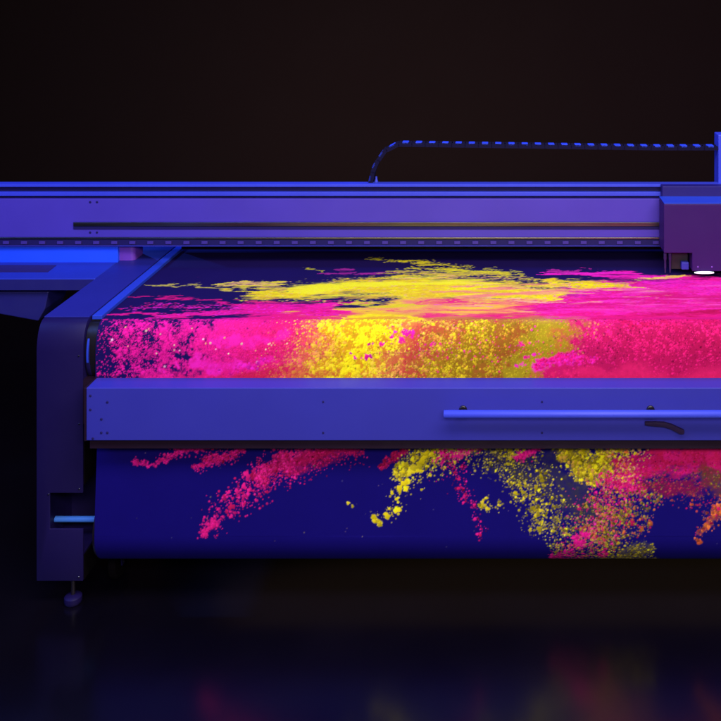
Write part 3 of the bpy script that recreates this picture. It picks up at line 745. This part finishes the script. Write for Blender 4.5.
# pink body, upper right
g = stroke([(622, 480, 12), (650, 464, 22), (700, 458, 25), (760, 460, 26), (1000, 460, 26)], Lo)
cloud(g, Pk, 0.97, (0.0, 0.8), n_diag * 0.6 + n_fine * 0.4, 1.8, (0.55, 0.008, 0.075))
cloud(stroke([(640, 492, 7), (690, 487, 9), (725, 478, 9)], Lo), (0.24, 0.007, 0.04), 0.7, (0.1, 0.9), n_mid, 2.0)
crumbs(g, 2200, 0.0012, 0.0034, [Pk, Cr, (0.82, 0.015, 0.17), Cr, Dr], jit=0.25, fine=1.0)
cloud(stroke([(640, 456, 10), (680, 450, 9), (720, 456, 8)], Lo), (0.82, 0.015, 0.14), 0.6, (0.1, 0.9), n_diag, 2.2)
crumbs(stroke([(622, 462, 12), (640, 452, 12), (622, 484, 12)], Lo), 300, 0.0014, 0.0045, [Sa, Or, Ye, Pk], fine=1.0)
plume([(632, 478, 12), (615, 492, 16), (600, 508, 22), (585, 530, 22), (565, 552, 14)], 1700, [Mg, Pk, (0.6, 0.15, 0.03), (0.6, 0.02, 0.2), Cr, (0.55, 0.40, 0.03)], None, 0.0040, 1.6)
plume([(608, 485, 8), (640, 496, 9)], 260, [Pk, Cr], (Pk, Cr), a=0.8)
for x, y, w, c_, n in ((588, 513, 4, Vi, 8), (580, 525, 7, Mg, 40), (572, 538, 9, Mg, 60), (560, 552, 9, Mg, 60), (628, 528, 4, Cr, 14), (577, 501, 3, Pk, 7),
                       (551, 557, 6, Mg, 40), (652, 528, 3.5, (0.5, 0.10, 0.03), 8), (595, 548, 8, Pk, 40), (640, 532, 4, (0.5, 0.12, 0.04), 10)):
    crumbs(stroke([(x, y, w)], Lo), n, 0.0016, 0.0058, [c_, tuple(0.8 * k for k in c_)], power=1.3, fine=1.0)
g = stroke([(600, 553, 10), (625, 553, 11), (648, 555, 7)], Lo)
cloud(g, (0.14, 0.11, 0.012), 0.55, (0.2, 1.1), n_mid, 2.4, (0.22, 0.18, 0.02))
crumbs(np.clip(g, 0, 1), 420, 0.0012, 0.0040, [Ol, (0.5, 0.40, 0.02), DkO, Ye], fine=1.0, jit=0.5)
g = stroke([(595, 520, 26), (625, 520, 32), (650, 500, 20)], Lo)
crumbs(np.clip(g, 0, 1) ** 0.8, 1300, 0.0012, 0.0038, [(0.6, 0.13, 0.03), (0.45, 0.10, 0.04), Ol, Cr, (0.4, 0.27, 0.03), DkO, DkO], gate=0.3 + clump2, fine=1.0, jit=0.5)
crumbs(stroke([(655, 485, 22), (700, 488, 24)], Lo), 380, 0.0012, 0.0032, [(0.40, 0.05, 0.05), (0.3, 0.08, 0.04), Cr, (0.12, 0.03, 0.05)], fine=1.0)
g = stroke([(712, 474, 12), (730, 484, 18), (800, 480, 26), (1000, 480, 30)], Lo)
cloud(g, (0.10, 0.075, 0.016), 0.7, (0.1, 1.1), n_mid, 2.0, (0.16, 0.03, 0.03))
crumbs(np.clip(g, 0, 1), 700, 0.0012, 0.0034, [Ol, DkO, Cr, (0.4, 0.12, 0.03)], fine=1.0, jit=0.5)
plume([(728, 503, 10), (712, 518, 8), (704, 528, 5)], 260, [Or, Cr, (0.4, 0.07, 0.03), (0.6, 0.14, 0.03)], ((0.35, 0.05, 0.03), (0.45, 0.10, 0.03)), 0.0055, a=0.7)
crumbs(stroke([(702.5, 540, 3)], Lo), 10, 0.004, 0.008, [(0.55, 0.09, 0.03)], power=0.8, fine=1)
crumbs(stroke([(694, 500, 4)], Lo), 4, 0.004, 0.006, [(0.55, 0.09, 0.03)], fine=1)
# stray specks
crumbs(stroke([(100, 500, 60), (1000, 500, 60)], Lo), 34, 0.0014, 0.0030, [(0.05, 0.04, 0.18), (0.10, 0.06, 0.15), (0.2, 0.15, 0.1)], jit=0.3)
img = np.clip(img, 0.001, 0.96)

# mesh of the sheet: columns fine where the print shows large, coarser beyond the frame
cu = np.concatenate([np.arange(0, int((1.12 - U0) / STEP)), np.arange(int((1.12 - U0) / STEP), W, 5)])
i37 = int(3.72 and (4.2 - 3.74) / STEP)
i_nt = int(s_nose_top / STEP)
i_fr0 = int((S[24] + 0.175) / STEP); i_fr1 = int((S[24] + 0.262) / STEP)
ru = np.concatenate([np.arange(0, i37, 8), np.arange(i37, i_nt, 2), np.arange(i_nt, i_fr0), np.arange(i_fr0, i_fr1, 6), np.arange(i_fr1, min(i_bot + 8, H)), np.arange(i_bot + 8, H, 4)])
nu, nr_ = len(cu), len(ru)
d_r, h_r = prof_at(ss[ru])
co = np.zeros((nr_, nu, 3))
nar = np.interp(ss[ru], [0, S[24] + 0.15, S[24] + 0.22, S[-1]], [0, 0, 1, 1])[:, None]
co[..., 0] = us[cu][None, :] + nar * np.clip((U0 + 0.3 - us[cu][None, :]) / 0.3, 0, 1) * 0.010; co[..., 1] = d_r[:, None]; co[..., 2] = EYE - h_r[:, None]
# the cloth is not dead flat
wob = np.sin(co[..., 0] * 7.3 + 1) * np.sin(co[..., 0] * 3.1) * 0.0007
low = (ss[ru] > s_front)[:, None]
co[..., 1] += np.where(low & (ss[ru] < s_tan)[:, None], wob, 0)
ind = np.arange(nr_ * nu).reshape(nr_, nu)
quads = np.stack([ind[:-1, :-1], ind[:-1, 1:], ind[1:, 1:], ind[1:, :-1]], -1).reshape(-1, 4)
quads = quads[:, ::-1]
me = bpy.data.meshes.new('printed_fabric')
me.vertices.add(nr_ * nu); me.vertices.foreach_set('co', co.astype(np.float32).ravel())
me.loops.add(quads.size); me.loops.foreach_set('vertex_index', quads.astype(np.int32).ravel())
me.polygons.add(len(quads)); me.polygons.foreach_set('loop_start', np.arange(0, quads.size, 4, dtype=np.int32))
me.update(calc_edges=True); me.validate()
me.shade_smooth()
at_ = me.attributes.new('ink', 'FLOAT_COLOR', 'POINT')
rgba = np.ones((nr_, nu, 4), np.float32); rgba[..., :3] = img[ru][:, cu]
at_.data.foreach_set('color', rgba.ravel())
uvl = me.attributes.new('cloth', 'FLOAT_VECTOR', 'POINT')
cl = np.zeros((nr_, nu, 3), np.float32); cl[..., 0] = us[cu][None, :]; cl[..., 1] = ss[ru][:, None]
uvl.data.foreach_set('vector', cl.ravel())
m, nt, b = new_mat('printed_cloth')
a1 = nt.nodes.new('ShaderNodeAttribute'); a1.attribute_name = 'ink'
a2 = nt.nodes.new('ShaderNodeAttribute'); a2.attribute_name = 'cloth'
gn = nt.nodes.new('ShaderNodeTexNoise'); gn.inputs['Scale'].default_value = 520; gn.inputs['Detail'].default_value = 3
nt.links.new(a2.outputs['Vector'], gn.inputs['Vector'])
mr = nt.nodes.new('ShaderNodeMapRange'); mr.inputs[1].default_value = 0.25; mr.inputs[2].default_value = 0.75
mr.inputs[3].default_value = 0.84; mr.inputs[4].default_value = 1.14
nt.links.new(gn.outputs['Fac'], mr.inputs[0])
vm = nt.nodes.new('ShaderNodeVectorMath'); vm.operation = 'SCALE'
nt.links.new(a1.outputs['Color'], vm.inputs[0]); nt.links.new(mr.outputs[0], vm.inputs['Scale'])
nt.links.new(vm.outputs[0], b.inputs['Base Color'])
b.inputs['Roughness'].default_value = 0.75; b.inputs['Specular IOR Level'].default_value = 0.04
me.materials.append(m)
fab = bpy.data.objects.new('printed_fabric', me); C.objects.link(fab)
fab['label'] = 'navy cloth printed with bursts of pink and yellow powder, hanging over the printer table edge'
fab['category'] = 'fabric'

# ------------------------------------------------------------------ setting
fm, nt, b = new_mat('dark_polished_floor')
tc = nt.nodes.new('ShaderNodeTexCoord')
n1 = nt.nodes.new('ShaderNodeTexNoise'); n1.inputs['Scale'].default_value = 3.0; n1.inputs['Detail'].default_value = 8
nt.links.new(tc.outputs['Object'], n1.inputs['Vector'])
mr = nt.nodes.new('ShaderNodeMapRange'); mr.inputs[3].default_value = 0.17; mr.inputs[4].default_value = 0.27
nt.links.new(n1.outputs['Fac'], mr.inputs[0]); nt.links.new(mr.outputs[0], b.inputs['Roughness'])
mx = nt.nodes.new('ShaderNodeMix'); mx.data_type = 'RGBA'
mx.inputs[6].default_value = (0.0016, 0.0010, 0.0030, 1); mx.inputs[7].default_value = (0.0032, 0.0020, 0.0055, 1)
nt.links.new(n1.outputs['Fac'], mx.inputs[0]); nt.links.new(mx.outputs[2], b.inputs['Base Color'])
b.inputs['Specular IOR Level'].default_value = 1.0; b.inputs['IOR'].default_value = 1.62
bm = bmesh.new(); add_box(bm, -12, 12, -4, 9, -0.1, 0.0)
fl = obj('floor', bm, fm); fl['kind'] = 'structure'
wm = paint('dark_warm_backdrop', (0.021, 0.0112, 0.0090), 0.9, var=0.05, scale=0.8, bump=0.02, spec=0.1)
bm = bmesh.new(); add_box(bm, -12, 12, 8.0, 8.2, 0.002, 7)
bw = obj('wall', bm, wm); bw['kind'] = 'structure'

# ------------------------------------------------------------------ lights
def area(name, loc, target, sx, sy, power, col):
    l = bpy.data.lights.new(name, 'AREA'); l.shape = 'RECTANGLE'; l.size = sx; l.size_y = sy; l.energy = power; l.color = col
    o = bpy.data.objects.new(name, l); C.objects.link(o); o.location = loc
    o.rotation_euler = (Vector(target) - Vector(loc)).to_track_quat('-Z', 'Y').to_euler()
    return o
area('print_key_fill', (0.35, 1.45, 3.0), (0.2, 3.05, 0.75), 3.0, 0.7, 88, (1.0, 0.93, 0.96))  # unseen white lamp added to make the print bright
area('front_fill', (0.25, -0.1, 2.35), (0.2, 2.9, 0.75), 2.0, 0.5, 75, (1.0, 0.93, 0.96))  # unseen fill added against the beam's shadow on the cloth
area('blue_softbox', (-3.2, 2.0, 2.6), (-0.9, 3.1, 0.8), 1.2, 1.6, 48, (0.10, 0.20, 1.0))
area('blue_nose_light', (-1.7, 1.5, 2.3), (-1.36, 2.88, 0.83), 0.7, 0.25, 9, (0.08, 0.22, 1.0))
area('warm_under_fill', (0.75, 3.45, 0.36), (0.75, 3.45, 0.0), 3.6, 0.7, 0.20, (1.0, 0.62, 0.32)).data.shape = 'ELLIPSE'  # unseen fill added under the printer for a warm glow on the floor
area('blue_top_light', (0.0, 3.7, 3.6), (0.0, 2.9, 0.9), 3.5, 0.5, 56, (0.11, 0.28, 1.0))
l = bpy.data.lights.new('blue_back_spot', 'SPOT'); l.energy = 110; l.color = (0.05, 0.17, 1.0); l.spot_size = math.radians(26); l.spot_blend = 0.6; l.shadow_soft_size = 0.05
o = bpy.data.objects.new('blue_back_spot', l); C.objects.link(o); o.location = (-2.4, 4.6, 1.5)
o.rotation_euler = (Vector((-1.34, 3.62, ZT)) - o.location).to_track_quat('-Z', 'Y').to_euler()
for nm, loc, tgt, en, col, cone in (('backdrop_fill', (-1.0, 5.2, 0.35), (-1.15, 8, 0.45), 54, (1.0, 0.68, 0.52), 118), ('backdrop_violet_fill', (1.6, 5.4, 0.4), (2.1, 8, 1.0), 17, (1.0, 0.32, 0.85), 118)):  # unseen spots added for the warm and violet glow on the wall
    l = bpy.data.lights.new(nm, 'SPOT'); l.energy = en; l.color = col; l.spot_size = math.radians(cone); l.spot_blend = 1.0; l.shadow_soft_size = 0.3
    o = bpy.data.objects.new(nm, l); C.objects.link(o); o.location = loc
    o.rotation_euler = (Vector(tgt) - o.location).to_track_quat('-Z', 'Y').to_euler()

w = bpy.data.worlds.new('World'); bpy.context.scene.world = w; w.use_nodes = True
w.node_tree.nodes['Background'].inputs[0].default_value = (0.35, 0.25, 0.6, 1)
w.node_tree.nodes['Background'].inputs[1].default_value = 0.004

# ------------------------------------------------------------------ camera
cam = bpy.data.cameras.new('camera'); co_ = bpy.data.objects.new('camera', cam); C.objects.link(co_)
co_.location = (0, 0, EYE); co_.rotation_euler = (math.pi / 2, 0, 0)
cam.sensor_width = 36; cam.sensor_fit = 'HORIZONTAL'; cam.lens = 36 * F / 721
cam.shift_x = (360.5 - VX) / 721; cam.shift_y = -(360.5 - VY) / 721
cam.clip_start = 0.05; cam.clip_end = 100
sc = bpy.context.scene; sc.camera = co_
sc.view_settings.view_transform = 'Standard'; sc.view_settings.look = 'None'
sc.view_settings.exposure = 0; sc.view_settings.gamma = 1
